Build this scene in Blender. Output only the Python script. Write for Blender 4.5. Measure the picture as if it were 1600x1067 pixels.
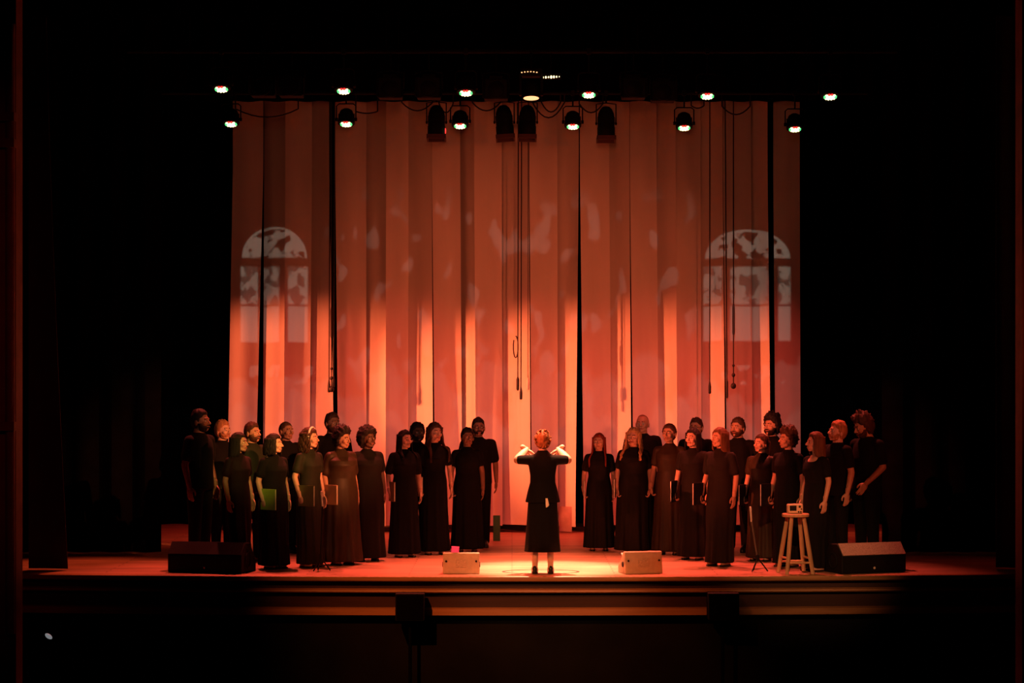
import bpy, math, random
import numpy as np
from mathutils import Vector, Matrix, noise as mnoise
random.seed(7)
PI = math.pi
sc = bpy.context.scene
for o in list(bpy.data.objects): bpy.data.objects.remove(o)
C = bpy.data.collections.new('stage'); sc.collection.children.link(C)

# ------------------------------------------------------------------ camera
F = 3500.0; HY = 590.0; HC = 2.3            # focal length in px, horizon row, eye height above the stage floor
cam_d = bpy.data.cameras.new('camera'); cam = bpy.data.objects.new('camera', cam_d); C.objects.link(cam)
cam_d.sensor_fit = 'HORIZONTAL'; cam_d.sensor_width = 36; cam_d.lens = 36*F/1600
cam_d.shift_y = (HY-533.5)/1600; cam_d.clip_end = 200
cam.location = (0, 0, HC); cam.rotation_euler = (PI/2, 0, 0)
sc.camera = cam
sc.view_settings.view_transform = 'Standard'; sc.view_settings.look = 'None'
sc.view_settings.gamma = 1; sc.view_settings.use_curve_mapping = False
sc.view_settings.exposure = 0.0
def P(px, py, d): return Vector(((px-800)/F*d, d, HC-(py-HY)/F*d))
def D(foot): return F*HC/(foot-HY)          # distance of a point of the floor seen at row «foot»

# ------------------------------------------------------------------ world and light
w = bpy.data.worlds.new('world'); sc.world = w; w.use_nodes = True
w.node_tree.nodes['Background'].inputs[0].default_value = (.6, .06, .03, 1)
w.node_tree.nodes['Background'].inputs[1].default_value = .0006
def aim(o, target):
    o.rotation_euler = (Vector(target)-o.location).to_track_quat('-Z', 'Y').to_euler()
def spot(loc, target, power, col, deg, blend=.5, r=.06):
    l = bpy.data.lights.new('spot_lamp', 'SPOT'); l.energy = power; l.color = col
    l.spot_size = math.radians(deg); l.spot_blend = blend; l.shadow_soft_size = r
    o = bpy.data.objects.new('spot_lamp', l); o.location = loc; C.objects.link(o); aim(o, target); return o
RED = (1, .085, .035); ORANGE = (1, .19, .045); WARM = (1, .50, .20); AMBER = (1, .14, .035)
# front of house wash from the balcony (dim), and a steeper one for the stage edge and proscenium
spot((11, 6, 3.4), (.2, 33.2, 2.5), 10500, (1, .13, .045), 15.5, 1.0, .25)
spot((0, 5, 3.9), (0, 33.2, 3.9), 2600, (1, .14, .045), 19.5, 1.0, .25)
spot((-5, 13, 9.5), (-.2, 25.9, -.2), 8500, (1, .20, .04), 20, 1.0, .12)
spot((-2, 12, 7.0), (-6.2, 25.4, 2.6), 260, (1, .03, .02), 26, 1.0, .2)
spot((1.5, 10, 7.5), (3.45, 26.3, .35), 5600, (1, .38, .14), 8, 1.0, .1)
spot((1.0, 10, 7.5), (.4, 26.2, .1), 3600, (1, .36, .14), 9.5, .8, .1)  # narrow warm spot added to brighten the cream monitors
# red wash on the lower curtain, hung on the truss over the singers
for x in (-3.4, -1.6, .2, 2.0, 3.6):
    spot((x, 30.3, 6.4), (x*.97, 33.0, -.8), 760, (1, .068, .042), 56, 1.0)
# orange side light from the left wing, a low boom
spot((-11, 29.7, 3.4), (-2.8, 33.3, 1.5), 4200, (1, .145, .046), 27, .6)
spot((-11.3, 29.4, 3.4), (2.4, 33.3, 1.6), 12500, (1, .145, .046), 16.5, .75)
# warm key straight over the conductor, orange-red pools round her
spot((.45, 27.6, 8.0), (.42, 27.0, 0), 23000, (1, .46, .24), 19, .9)
spot((.3, 29.3, 6.4), (.3, 27.4, 0), 5200, (1, .17, .08), 44, .9)
# red back light down on the floor, and on the choir
for x in (-3.4, -1.6, 1.9, 3.6):
    spot((x, 29.0, 6.2), (x*.8, 26.3, 0), 2300, (1, .10, .065), 50, .9)
spot((-5.0, 28.0, 7.5), (-5.2, 27.2, 0), 1500, (1, .12, .04), 26, .8)
spot((6.0, 28.0, 7.5), (5.4, 27.2, 0), 90, (1, .05, .02), 30, .8)
spot((-.5, 16.5, 6.5), (-3.1, 27.5, 1.2), 4600, (.85, .50, .09), 7.5, 1.0)  # yellow-green spot from the hall, added to bring out the lime folder
# cross light on the two choir halves, from the sides of the hall
spot((9.0, 16.0, 6.0), (-2.6, 27.9, 1.75), 19000, (1, .24, .07), 9.5, .8)
spot((-9.0, 16.0, 6.0), (2.4, 27.9, 1.70), 19000, (1, .12, .045), 10, .8)

def gobo_projector():
    """video projector on the balcony front: two arched windows, leaves and a pale crowd on the backdrop"""
    l = bpy.data.lights.new('projector_lamp', 'SPOT'); o = bpy.data.objects.new('projector_lamp', l); C.objects.link(o)
    y0, z0 = 4.0, 5.2; DD = 33.2-y0
    o.location = (0, y0, z0); o.rotation_euler = (PI/2, 0, 0)
    l.energy = 4600; l.color = (1, .82, .66); l.spot_size = math.radians(27); l.spot_blend = .05; l.shadow_soft_size = .01
    l.use_nodes = True; nt = l.node_tree; em = nt.nodes['Emission']
    def val(s, i, v):
        if isinstance(v, (int, float)): s.inputs[i].default_value = v
        else: nt.links.new(v, s.inputs[i])
    def M(op, a, b=0.0, c=None):
        n = nt.nodes.new('ShaderNodeMath'); n.operation = op; val(n, 0, a); val(n, 1, b)
        if c is not None: val(n, 2, c)
        return n.outputs[0]
    def clamp(a): 
        n = nt.nodes.new('ShaderNodeClamp'); val(n, 0, a); return n.outputs[0]
    add = lambda a, b: M('ADD', a, b); sub = lambda a, b: M('SUBTRACT', a, b); mul = lambda a, b: M('MULTIPLY', a, b)
    tc = nt.nodes.new('ShaderNodeTexCoord'); sp = nt.nodes.new('ShaderNodeSeparateXYZ'); nt.links.new(tc.outputs['Normal'], sp.inputs[0])
    az = M('ABSOLUTE', sp.outputs[2])
    X = mul(M('DIVIDE', sp.outputs[0], az), DD); Z = add(mul(M('DIVIDE', sp.outputs[1], az), DD), z0)
    cx = nt.nodes.new('ShaderNodeCombineXYZ'); val(cx, 0, X); val(cx, 2, Z)
    def noi(scale, zs=1.0, detail=2.0, off=0.0):
        c = nt.nodes.new('ShaderNodeCombineXYZ'); val(c, 0, add(X, off)); val(c, 2, mul(Z, zs))
        n = nt.nodes.new('ShaderNodeTexNoise'); n.inputs['Scale'].default_value = scale; n.inputs['Detail'].default_value = detail
        nt.links.new(c.outputs[0], n.inputs['Vector']); return n.outputs[0]
    def step(a, e, soft): return clamp(add(M('DIVIDE', sub(a, e), soft), .5))
    def box(v, lo, hi, soft=.03): return mul(step(v, lo, soft), sub(1.0, step(v, hi, soft)))
    xx = lambda p: (p-800)/F*33.2
    zz = lambda p: HC-(p-HY)/F*33.2
    leaves = step(noi(5.5, 1.0, 3.0), .47, .05)
    total = None
    for (c, hw, top, base, bot, panes, bar) in ((429, 52, 353, 402, 534, ((376, 403), (409, 436), (450, 481)), None),
                                               (1168, 68, 357, 403, 532, ((1099, 1128), (1141, 1173), (1175, 1200), (1216, 1235)), 476)):
        ex = M('POWER', M('DIVIDE', sub(X, xx(c)), xx(800+hw)), 2.0)
        ez = M('POWER', M('DIVIDE', sub(Z, zz(base)), zz(top)-zz(base)), 2.0)
        arch = mul(clamp(mul(sub(1.0, add(ex, ez)), 12.0)), step(Z, zz(base), .03))
        rim = mul(arch, sub(1.0, clamp(mul(sub(.86, add(ex, ez)), 12.0))))
        arch = M('MAXIMUM', mul(arch, leaves), rim)
        pn = None
        for (a, b) in panes:
            q = box(X, xx(a), xx(b)); pn = q if pn is None else M('MAXIMUM', pn, q)
        up = mul(box(Z, zz(475), zz(416)), M('MAXIMUM', leaves, .25)); lo = box(Z, zz(bot), zz(478))
        m = M('MAXIMUM', arch, mul(pn, M('MAXIMUM', up, lo)))
        total = m if total is None else M('MAXIMUM', total, m)
        q = mul(box(X, xx(c-45), xx(c+60)), box(Z, zz(600), zz(570)))
        total = M('MAXIMUM', total, mul(mul(q, step(noi(5.0, .7, 1.0, 3.0), .56, .05)), .6))
    # sparse pale blotches halfway up, the paler crowd below
    mid = mul(mul(step(noi(2.9, .6, 1.5, 9.0), .60, .05), box(Z, 2.2, 4.9, .5)), .40)
    mid = mul(mid, box(X, -2.7, 2.7, .2))
    crowd = add(Z, mul(sub(noi(1.7, .6, 2.0, 5.0), .5), 3.2))
    low = mul(sub(1.0, step(crowd, 2.25, .20)), .30)
    low2 = mul(sub(1.0, step(add(Z, mul(sub(noi(2.4, .5, 1.5, 15.0), .5), 2.6)), 1.75, .12)), .22)
    s = M('MAXIMUM', total, M('MAXIMUM', mid, mul(add(low, low2), add(mul(step(Z, 1.1, .5), .85), .15))))
    s = add(s, .02)
    nt.links.new(s, em.inputs['Strength'])
gobo_projector()

# ------------------------------------------------------------------ materials
def mat(name, col, rough=.7, metal=0.0, var=.12, scale=8.0, emit=None, estr=0.0, sheen=0.0, bump=0.0, stretch=(1, 1, 1), spec=None):
    m = bpy.data.materials.new(name); m.use_nodes = True; nt = m.node_tree; b = nt.nodes['Principled BSDF']
    b.inputs['Roughness'].default_value = rough
    if name.startswith('fabric_'): spec = .2; b.inputs['Metallic'].default_value = metal
    if spec is not None: b.inputs['Specular IOR Level'].default_value = spec
    tc = nt.nodes.new('ShaderNodeTexCoord'); mp = nt.nodes.new('ShaderNodeMapping'); mp.inputs['Scale'].default_value = stretch
    n = nt.nodes.new('ShaderNodeTexNoise'); n.inputs['Scale'].default_value = scale; n.inputs['Detail'].default_value = 4
    r = nt.nodes.new('ShaderNodeValToRGB')
    r.color_ramp.elements[0].position = .3; r.color_ramp.elements[1].position = .7
    r.color_ramp.elements[0].color = tuple(c*(1-var) for c in col)+(1,); r.color_ramp.elements[1].color = tuple(min(1, c*(1+var)) for c in col)+(1,)
    nt.links.new(tc.outputs['Object'], mp.inputs[0]); nt.links.new(mp.outputs[0], n.inputs['Vector'])
    nt.links.new(n.outputs[0], r.inputs[0]); nt.links.new(r.outputs[0], b.inputs['Base Color'])
    if bump:
        bp = nt.nodes.new('ShaderNodeBump'); bp.inputs['Strength'].default_value = bump; bp.inputs['Distance'].default_value = .02
        nt.links.new(n.outputs[0], bp.inputs['Height']); nt.links.new(bp.outputs[0], b.inputs['Normal'])
    
    if emit:
        b.inputs['Emission Color'].default_value = emit+(1,); b.inputs['Emission Strength'].default_value = estr
    return m
def floor_mat():
    m = mat('stage_boards', (.46, .26, .17), .42, var=.3, scale=1.2, stretch=(1, 8, 1))
    nt = m.node_tree; b = nt.nodes['Principled BSDF']
    ramp = [n for n in nt.nodes if n.type == 'VALTORGB'][0]
    tc = nt.nodes.new('ShaderNodeTexCoord'); br = nt.nodes.new('ShaderNodeTexBrick')
    br.inputs['Scale'].default_value = 1.0; br.inputs['Brick Width'].default_value = 2.4; br.inputs['Row Height'].default_value = .14
    br.inputs['Mortar Size'].default_value = .006; br.inputs['Color1'].default_value = (1, 1, 1, 1); br.inputs['Color2'].default_value = (.72, .72, .72, 1)
    br.inputs['Mortar'].default_value = (.25, .25, .25, 1)
    mx = nt.nodes.new('ShaderNodeMixRGB'); mx.blend_type = 'MULTIPLY'; mx.inputs[0].default_value = 1
    nt.links.new(tc.outputs['Object'], br.inputs['Vector']); nt.links.new(ramp.outputs[0], mx.inputs[1]); nt.links.new(br.outputs[0], mx.inputs[2])
    nt.links.new(mx.outputs[0], b.inputs['Base Color']); return m
M_ = dict(
    boards=floor_mat(),
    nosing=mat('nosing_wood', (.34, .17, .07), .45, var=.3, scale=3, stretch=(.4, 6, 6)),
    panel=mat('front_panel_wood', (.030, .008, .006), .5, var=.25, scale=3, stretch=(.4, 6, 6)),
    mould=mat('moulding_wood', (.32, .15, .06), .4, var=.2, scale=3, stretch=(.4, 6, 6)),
    black=mat('black_drape', (.0025, .002, .0025), .98, var=.3, scale=3, spec=.0),
    wall=mat('black_wall', (.006, .006, .006), .9, var=.3, scale=2, spec=.1),
    drape=mat('dark_red_velvet', (.022, .004, .004), .8, var=.25, scale=6, sheen=.2),
    plaster=mat('proscenium_paint', (.17, .06, .04), .6, var=.25, scale=4),
    cloth=mat('backdrop_cloth', (.62, .60, .56), .9, var=.05, scale=2.2, bump=.15, stretch=(2, 2, .25), spec=.15),
    metal=mat('black_enamel', (.007, .007, .007), .7, var=.2, spec=.15),
    steel=mat('steel', (.35, .34, .33), .35, .9),
    cable=mat('black_rubber', (.012, .011, .011), .6),
    gel=mat('gel_frame_metal', (.06, .015, .012), .5),
    wood=mat('light_stool_wood', (.55, .36, .20), .45, var=.15, scale=4, stretch=(6, 6, .6)),
    radio=mat('cream_radio_case', (.66, .50, .34), .4, var=.05),
    dark=mat('dark_plastic', (.007, .007, .008), .6, spec=.15),
    grey=mat('wedge_cream_paint', (.50, .36, .24), .6, var=.1, scale=12),
    grille=mat('metal_grille', (.34, .30, .25), .35, .6, var=.35, scale=90),
    grille2=mat('cream_grille', (.45, .33, .22), .6, var=.2, scale=60),
    green=mat('green_crate', (.03, .16, .05), .6),
    pink=mat('pink_paper_glow', (.85, .12, .30), .6, emit=(1, .05, .2), estr=.25),  # paper given a faint glow of its own to look lit
    white=mat('white_cloth', (.8, .76, .68), .7),
    eye=mat('eye_white', (.6, .55, .5), .3, var=.02), iris=mat('iris', (.02, .012, .008), .2),
    lip=mat('lips', (.30, .08, .07), .5), lens=mat('lens_glass', (.004, .004, .005), .5, spec=.08),
    led=mat('led_white', (1, 1, .9), .3, emit=(1, .86, .42), estr=2.4),
    ledr=mat('led_red', (1, .1, .1), .3, emit=(1, .02, .02), estr=3),
    ledg=mat('led_green', (.1, 1, .3), .3, emit=(.10, .8, .25), estr=1.3),
    glow=mat('lamp_glow', (1, .7, .4), .3, emit=(1, .50, .22), estr=1.6),
    dim=mat('dim_lamp', (.8, .8, .8), .3, emit=(.75, .8, .85), estr=.22),
    shoe=mat('black_leather', (.012, .010, .010), .35),
    pole=mat('dull_pole', (.09, .08, .07), .5),
    silver=mat('silver_pole', (.75, .70, .62), .4),
)
SKIN = {k: mat('skin_'+k, v, .55, var=.06, scale=14) for k, v in dict(light=(.56, .33, .24), tan=(.42, .23, .15), brown=(.24, .12, .075), deep=(.12, .055, .035)).items()}
HAIR = {k: mat('hair_'+k, v, .65, spec=.2, var=.35, scale=40, stretch=(1, 1, .15), bump=.4) for k, v in dict(black=(.012, .008, .007), brown=(.05, .022, .012), red=(.22, .035, .015), blond=(.50, .28, .13), grey=(.16, .12, .10), chestnut=(.11, .045, .02), bald=(.20, .10, .07), auburn=(.33, .14, .06)).items()}
CLO = {k: mat('fabric_'+k, v, r, var=.2, scale=5, stretch=(3, 3, .4), sheen=s) for k, v, r, s in (
    ('black', (.0033, .0028, .003), .9, .03), ('charcoal', (.0085, .0062, .005), .8, .06), ('brown', (.032, .020, .010), .5, .08), ('wine', (.012, .004, .005), .8, .05), ('olive', (.013, .015, .008), .7, .05))}  # brown is the black cloth with warm light put into its colour

# ------------------------------------------------------------------ mesh helpers
class MB:
    def __init__(s): s.v = []; s.f = []; s.mi = []; s.cur = 0
    def add(s, vs, fs):
        b = len(s.v); s.v += [tuple(p) for p in vs]; s.f += [tuple(b+i for i in f) for f in fs]; s.mi += [s.cur]*len(fs)
        return s
    def loft(s, rings, closed=True, caps=True):
        n = len(rings[0]); vs = [p for r in rings for p in r]; fs = []
        for i in range(len(rings)-1):
            for j in range(n if closed else n-1):
                k = (j+1) % n; fs.append((i*n+j, i*n+k, (i+1)*n+k, (i+1)*n+j))
        if caps and closed:
            fs.append(tuple(range(n))[::-1]); fs.append(tuple((len(rings)-1)*n+j for j in range(n)))
        return s.add(vs, fs)
    def box(s, c, d, R=None):
        c = Vector(c); R = R or Matrix.Identity(3); vs = []
        for z in (-1, 1):
            for y in (-1, 1):
                for x in (-1, 1): vs.append(c+R @ Vector((x*d[0]/2, y*d[1]/2, z*d[2]/2)))
        return s.add(vs, [(0, 2, 3, 1), (4, 5, 7, 6), (0, 1, 5, 4), (2, 6, 7, 3), (0, 4, 6, 2), (1, 3, 7, 5)])
    def prism(s, pts, x0, x1):          # profile (y,z) swept along x
        return s.loft([[(x0, y, z) for y, z in pts], [(x1, y, z) for y, z in pts]])
    def tube(s, pts, rads, n=10, caps=True):
        pts = [Vector(p) for p in pts]
        if isinstance(rads, (int, float)): rads = [rads]*len(pts)
        rings = []; up = None
        for i, p in enumerate(pts):
            t = (pts[min(i+1, len(pts)-1)]-pts[max(i-1, 0)]).normalized()
            if up is None: up = Vector((0, 0, 1)) if abs(t.z) < .9 else Vector((0, 1, 0))
            a = t.cross(up).normalized(); b = t.cross(a).normalized(); up = -b if False else up
            if abs(t.dot(up)) > .95: up = a
            rings.append([p+(a*math.cos(2*PI*k/n)+b*math.sin(2*PI*k/n))*rads[i] for k in range(n)])
        return s.loft(rings, caps=caps)
    def cap(s, p0, r0, p1, r1, n=14):    # rounded cone
        p0 = Vector(p0); p1 = Vector(p1); t = (p1-p0).normalized()
        u = Vector((0, 0, 1)) if abs(t.z) < .9 else Vector((0, 1, 0)); a = t.cross(u).normalized(); b = t.cross(a)
        rings = []
        for e in (-80, -50, -25, 0): 
            e = math.radians(e); rings.append((p0+t*math.sin(e)*r0, r0*math.cos(e)))
        for e in (0, 25, 50, 80):
            e = math.radians(e); rings.append((p1+t*math.sin(e)*r1, r1*math.cos(e)))
        return s.loft([[c+(a*math.cos(2*PI*k/n)+b*math.sin(2*PI*k/n))*r for k in range(n)] for c, r in rings])
    def ell(s, c, r, n=16, m=10, R=None, fn=None):
        c = Vector(c); rings = []
        for i in range(m+1):
            e = -PI/2+PI*(i if 0 < i < m else (0.15 if i == 0 else m-.15))/m
            ring = []
            for k in range(n):
                a = 2*PI*k/n; q = Vector((math.cos(e)*math.cos(a), math.cos(e)*math.sin(a), math.sin(e)))
                sc_ = fn(q) if fn else 1.0
                v = Vector((q.x*r[0], q.y*r[1], q.z*r[2]))*sc_
                ring.append(c+(R @ v if R else v))
            rings.append(ring)
        return s.loft(rings)
    def lathe(s, c, prof, n=24, R=None):  # profile (radius, z)
        c = Vector(c); R = R or Matrix.Identity(3)
        return s.loft([[c+R @ Vector((r*math.cos(2*PI*k/n), r*math.sin(2*PI*k/n), z)) for k in range(n)] for r, z in prof])
    def join(s, arr):
        b = len(s.v); s.v += [tuple(p) for p in arr[0]]; s.f += [tuple(b+i for i in f) for f in arr[1]]; s.mi += [s.cur]*len(arr[1]); return s
    def mesh(s, name, mats, smooth=True):
        me = bpy.data.meshes.new(name); me.from_pydata(s.v, [], s.f)
        for m in (mats if isinstance(mats, (list, tuple)) else [mats]): me.materials.append(m)
        me.polygons.foreach_set('material_index', s.mi)
        if smooth: me.polygons.foreach_set('use_smooth', [True]*len(s.f))
        me.update(); return me
    def build(s, name, mats, parent=None, smooth=True, sharp=True):
        me = s.mesh(name, mats, smooth)
        import bmesh as _b
        bm = _b.new(); bm.from_mesh(me); _b.ops.recalc_face_normals(bm, faces=bm.faces); bm.to_mesh(me); bm.free()
        if smooth and sharp:
            try: me.set_sharp_from_angle(angle=math.radians(38))
            except Exception: pass
        o = bpy.data.objects.new(name, me); C.objects.link(o); o.parent = parent; return o
def bevel(o, w_=.005, seg=2):
    b = o.modifiers.new('bevel', 'BEVEL'); b.width = w_; b.segments = seg; b.limit_method = 'ANGLE'; return o
def tag(o, label, cat, group=None):
    o['label'] = label; o['category'] = cat
    if group: o['group'] = group
    return o
def thing(name, label, cat, loc=(0, 0, 0), rotz=0, group=None):
    o = bpy.data.objects.new(name, None); o.empty_display_size = .1; C.objects.link(o); o.location = loc; o.rotation_euler = (0, 0, rotz)
    return tag(o, label, cat, group)
def struct(o): o['kind'] = 'structure'; return o
def remesh(mb, vox, smooth=3, f=.5):
    """union of overlapping volumes as one continuous skin; returns (verts, faces)"""
    me = mb.mesh('tmp', M_['black']); o = bpy.data.objects.new('tmp', me); C.objects.link(o)
    m = o.modifiers.new('r', 'REMESH'); m.mode = 'VOXEL'; m.voxel_size = vox
    if smooth: s = o.modifiers.new('s', 'SMOOTH'); s.iterations = smooth; s.factor = f
    dg = bpy.context.evaluated_depsgraph_get(); e = o.evaluated_get(dg).to_mesh()
    v = np.empty(len(e.vertices)*3, 'f'); e.vertices.foreach_get('co', v)
    fs = [tuple(p.vertices) for p in e.polygons]
    o.evaluated_get(dg).to_mesh_clear()
    bpy.data.objects.remove(o); bpy.data.meshes.remove(me)
    return v.reshape(-1, 3), fs

# ================================================================== PEOPLE (local frame: facing -Y, height 1.70)
SH = {}                                    # cache of skins
HC0 = Vector((0, .012, 1.60)); HR0 = Vector((.076, .092, .098))
def head_geo(sex):
    if ('head', sex) in SH: return SH['head', sex]
    f = sex == 'f'; m = MB(); j = 1.0 if not f else .92
    m.ell(HC0, HR0, 24, 16)
    m.ell((0, -.022, 1.557), (.062*j, .066, .072), 20, 14)
    m.ell((0, -.060, 1.505), (.026*j, .026, .020))                        # chin
    m.cap((-.040*j, -.030, 1.522), .022, (-.020, -.058, 1.507), .018); m.cap((.040*j, -.030, 1.522), .022, (.020, -.058, 1.507), .018)
    m.cap((-.036, -.072, 1.612), .012 if not f else .010, (.036, -.072, 1.612), .012 if not f else .010)   # brow
    m.cap((0, -.082, 1.602), .008, (0, -.108, 1.566), .0115)              # nose
    m.ell((-.011, -.094, 1.560), (.009, .011, .008)); m.ell((.011, -.094, 1.560), (.009, .011, .008))
    for s in (-1, 1):
        m.ell((s*.036, -.058, 1.566), (.026, .026, .024))                 # cheek
        R = Matrix.Rotation(s*.25, 3, 'Z'); m.ell((s*.079, .012, 1.574), (.009, .020, .033), R=R)
    m.ell((0, -.078, 1.532), (.028, .018, .020))                          # mouth mound
    m.cap((0, .016, 1.53), .052 if not f else .045, (0, .022, 1.42), .062 if not f else .052)            # neck
    SH['head', sex] = remesh(m, .0045, 3); return SH['head', sex]
def hand_geo(kind):
    """left hand of a hanging arm: wrist at the origin, fingers towards -Z, palm towards -X, thumb towards -Y"""
    if ('hand', kind) in SH: return SH['hand', kind]
    m = MB(); m.cap((0, 0, .05), .027, (0, -.002, -.005), .024)
    m.ell((0, -.002, -.045), (.017, .040, .052), 16, 12)
    curl = {'relax': .28, 'grip': .95, 'flat': .12}[kind]
    for i, (y, L) in enumerate(((-.029, .072), (-.010, .080), (.010, .075), (.028, .060))):
        p = Vector((0, y, -.082)); ang = curl*.5; rr = .0088
        for k, fr in enumerate((.45, .32, .23)):
            q = p+Vector((-math.sin(ang), (y*.10)*fr, -math.cos(ang)))*L*fr
            m.cap(p, rr, q, rr*.9, 10); p = q; rr *= .9; ang += curl*(1.0+.1*i)
    t = [(-.006, -.024, -.018), (-.016, -.050, -.045), (-.020, -.056, -.072), (-.020, -.052, -.092)]
    for k in range(3): m.cap(t[k], .0125-.0015*k, t[k+1], .011-.0015*k, 10)
    SH['hand', kind] = remesh(m, .0042, 2); return SH['hand', kind]
def arm_pts(side, pose, f):
    """shoulder, elbow, wrist, hand frame (finger dir, palm normal)"""
    sx = .156 if f else .178; S = Vector((side*sx, .01, 1.346 if f else 1.360))
    if pose == 'down': return S, Vector((side*(sx+.052), .035, 1.10)), Vector((side*(sx+.060), -.030, .865)), Vector((0, -.12, -1)), Vector((-side, 0, 0)), 'relax'
    if pose == 'hold': return S, Vector((side*(sx+.060), .045, 1.105)), Vector((side*(sx+.070), -.055, .875)), Vector((-side*.1, -.25, -1)), Vector((-side, 0, 0)), 'grip'
    if pose == 'front': return S, Vector((side*(sx+.045), .030, 1.11)), Vector((side*(sx-.02), -.165, .93)), Vector((-side*.35, -.45, -.8)), Vector((-side*.8, .5, 0)), 'relax'
    if pose == 'conduct': return S, Vector((side*.292, -.050, 1.345)), Vector((side*.190, -.215, 1.462)), Vector((-side*.80, -.25, -.50)), Vector((-side*.3, -.1, -1)), 'relax'
def place_hand(arr, side, W, d, nrm):
    v, fs = arr; d = d.normalized(); nrm = (nrm-d*nrm.dot(d)).normalized()
    X = -nrm; Z = -d; Y = Z.cross(X)          # right-handed frame for the left (+x) hand
    A = np.array([[X.x, Y.x, Z.x], [X.y, Y.y, Z.y], [X.z, Y.z, Z.z]])
    v = v.copy()
    want_front = Vector((0, -1, 0)) if abs(d.z) > .5 else Vector((0, 0, 1))
    # thumb (-Y local) must look forward / upward: mirror when it does not
    if (-Y).dot(want_front) < 0: v[:, 1] *= -1; fs = [f[::-1] for f in fs]
    return v @ A.T+np.array(W), fs
def body_geo(sex, g, poses):
    key = ('body', sex, round(g, 2), poses)
    if key in SH: return SH[key]
    f = sex == 'f'; m = MB(); k = 1+(g-1)*.6
    m.cap((0, .022, 1.50), .050 if not f else .043, (0, .018, 1.40), .058 if not f else .050)
    m.ell((0, .018, 1.33), ((.145 if f else .168), .072, .062), 20, 12)
    for s in (-1, 1): m.cap((0, .02, 1.41), .045, (s*.12, .015, 1.355), .040)
    m.ell((0, .0, 1.26), (.145*k, .100*k, .15), 20, 12); m.ell((0, .0, 1.08), (.128*k, .088*k, .15), 20, 12)
    m.ell((0, .01, .93), (.158*k, .105*k, .13), 20, 12)
    for s in (-1, 1):
        if f: m.ell((s*.066, -.070*k, 1.25), (.055, .042, .052))
        m.cap((s*.085*k, 0, .88), .085*k, (s*.088, 0, .50), .056); m.cap((s*.088, 0, .50), .055, (s*.090, .02, .36), .054); m.cap((s*.090, .02, .36), .053, (s*.092, .02, .09), .034)
        m.ell((s*.094, -.035, .038), (.040, .105, .036)); m.cap((s*.092, .025, .08), .034, (s*.092, .035, .04), .036)
        S, E, W, d, n, hk = arm_pts(s, poses[0 if s < 0 else 1], f); q = (.9 if f else 1.0)*(1+(k-1)*.5)*(1.15 if poses[0] == 'conduct' else 1)
        m.cap(S+Vector((-s*.03, 0, 0)), .058*q, S, .052*q); m.cap(S, .052*q, E, .039*q)
        mid = E.lerp(W, .3); w2 = 1.35 if poses[0] == 'conduct' else 1.0; m.cap(E, .039*q*w2, mid, .038*q*w2); m.cap(mid, .038*q*w2, W, .0255*w2)
    v, fs = remesh(m, .011, 3)
    for s in (-1, 1):
        S, E, W, d, n, hk = arm_pts(s, poses[0 if s < 0 else 1], f)
        ha = hand_geo(hk)
        if poses[0] == 'conduct': ha = (ha[0]*1.14, ha[1])
        hv, hf = place_hand(ha, s, W, d, n)
        b = len(v); v = np.vstack([v, hv]); fs = fs+[tuple(b+i for i in q) for q in hf]
    SH[key] = (v, fs); return SH[key]

def head_matrix(yaw, pitch):
    pv = Vector((0, .018, 1.47))
    return Matrix.Translation(pv+Vector((0, 0, -.024))) @ Matrix.Rotation(yaw, 4, 'Z') @ Matrix.Rotation(pitch, 4, 'X') @ Matrix.Scale(1.06, 4) @ Matrix.Translation(-pv)
def xf(H, arr):
    A = np.array(H); return arr[0] @ A[:3, :3].T+A[:3, 3], arr[1]
def smst(a, b, x): t = min(1, max(0, (x-a)/(b-a))); return t*t*(3-2*t)

def hair_cap(style, seed):
    m = MB(); t = dict(short=.013, buzz=.005, bald=.003, curly=.026, afro=.052, bob=.018, long=.016, wavy=.022, bun=.014, crop=.013, tousled=.030).get(style, .014)
    def fn(q):
        az = math.degrees(math.atan2(abs(q.x), -q.y)); el = math.degrees(math.asin(max(-1, min(1, q.z))))
        if style in ('short', 'buzz', 'bald', 'curly', 'crop', 'tousled', 'afro'):
            hl = 34-26*smst(40, 85, az)-44*smst(95, 125, az)
            if style in ('tousled', 'afro', 'curly'): hl = 34-34*smst(40, 85, az)-58*smst(92, 122, az)
        if style == 'bald': hl = 55-40*smst(60, 110, az)-50*smst(105, 130, az)
        else: hl = 36-20*smst(30, 60, az)-75*smst(62, 95, az)
        hair = smst(hl-6, hl+6, el)
        nz = mnoise.noise(q*(5 if style in ('afro', 'curly', 'tousled', 'wavy', 'crop') else 3)+Vector((seed, 0, 0)))
        fine = mnoise.noise(q*17+Vector((0, seed, 0)))
        tt = t*(1+.45*nz+.35*fine)
        if style in ('crop', 'tousled'): tt *= 1+.6*smst(20, 60, el)
        if style == 'tousled': tt *= 1+.5*mnoise.noise(q*9+Vector((seed, 3, 1)))
        if style in ('short',): tt *= .6+.8*smst(10, 60, el)
        return .95+(.05+tt/.09)*hair
    m.ell(HC0, HR0, 44, 34, fn=fn)
    return m
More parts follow.
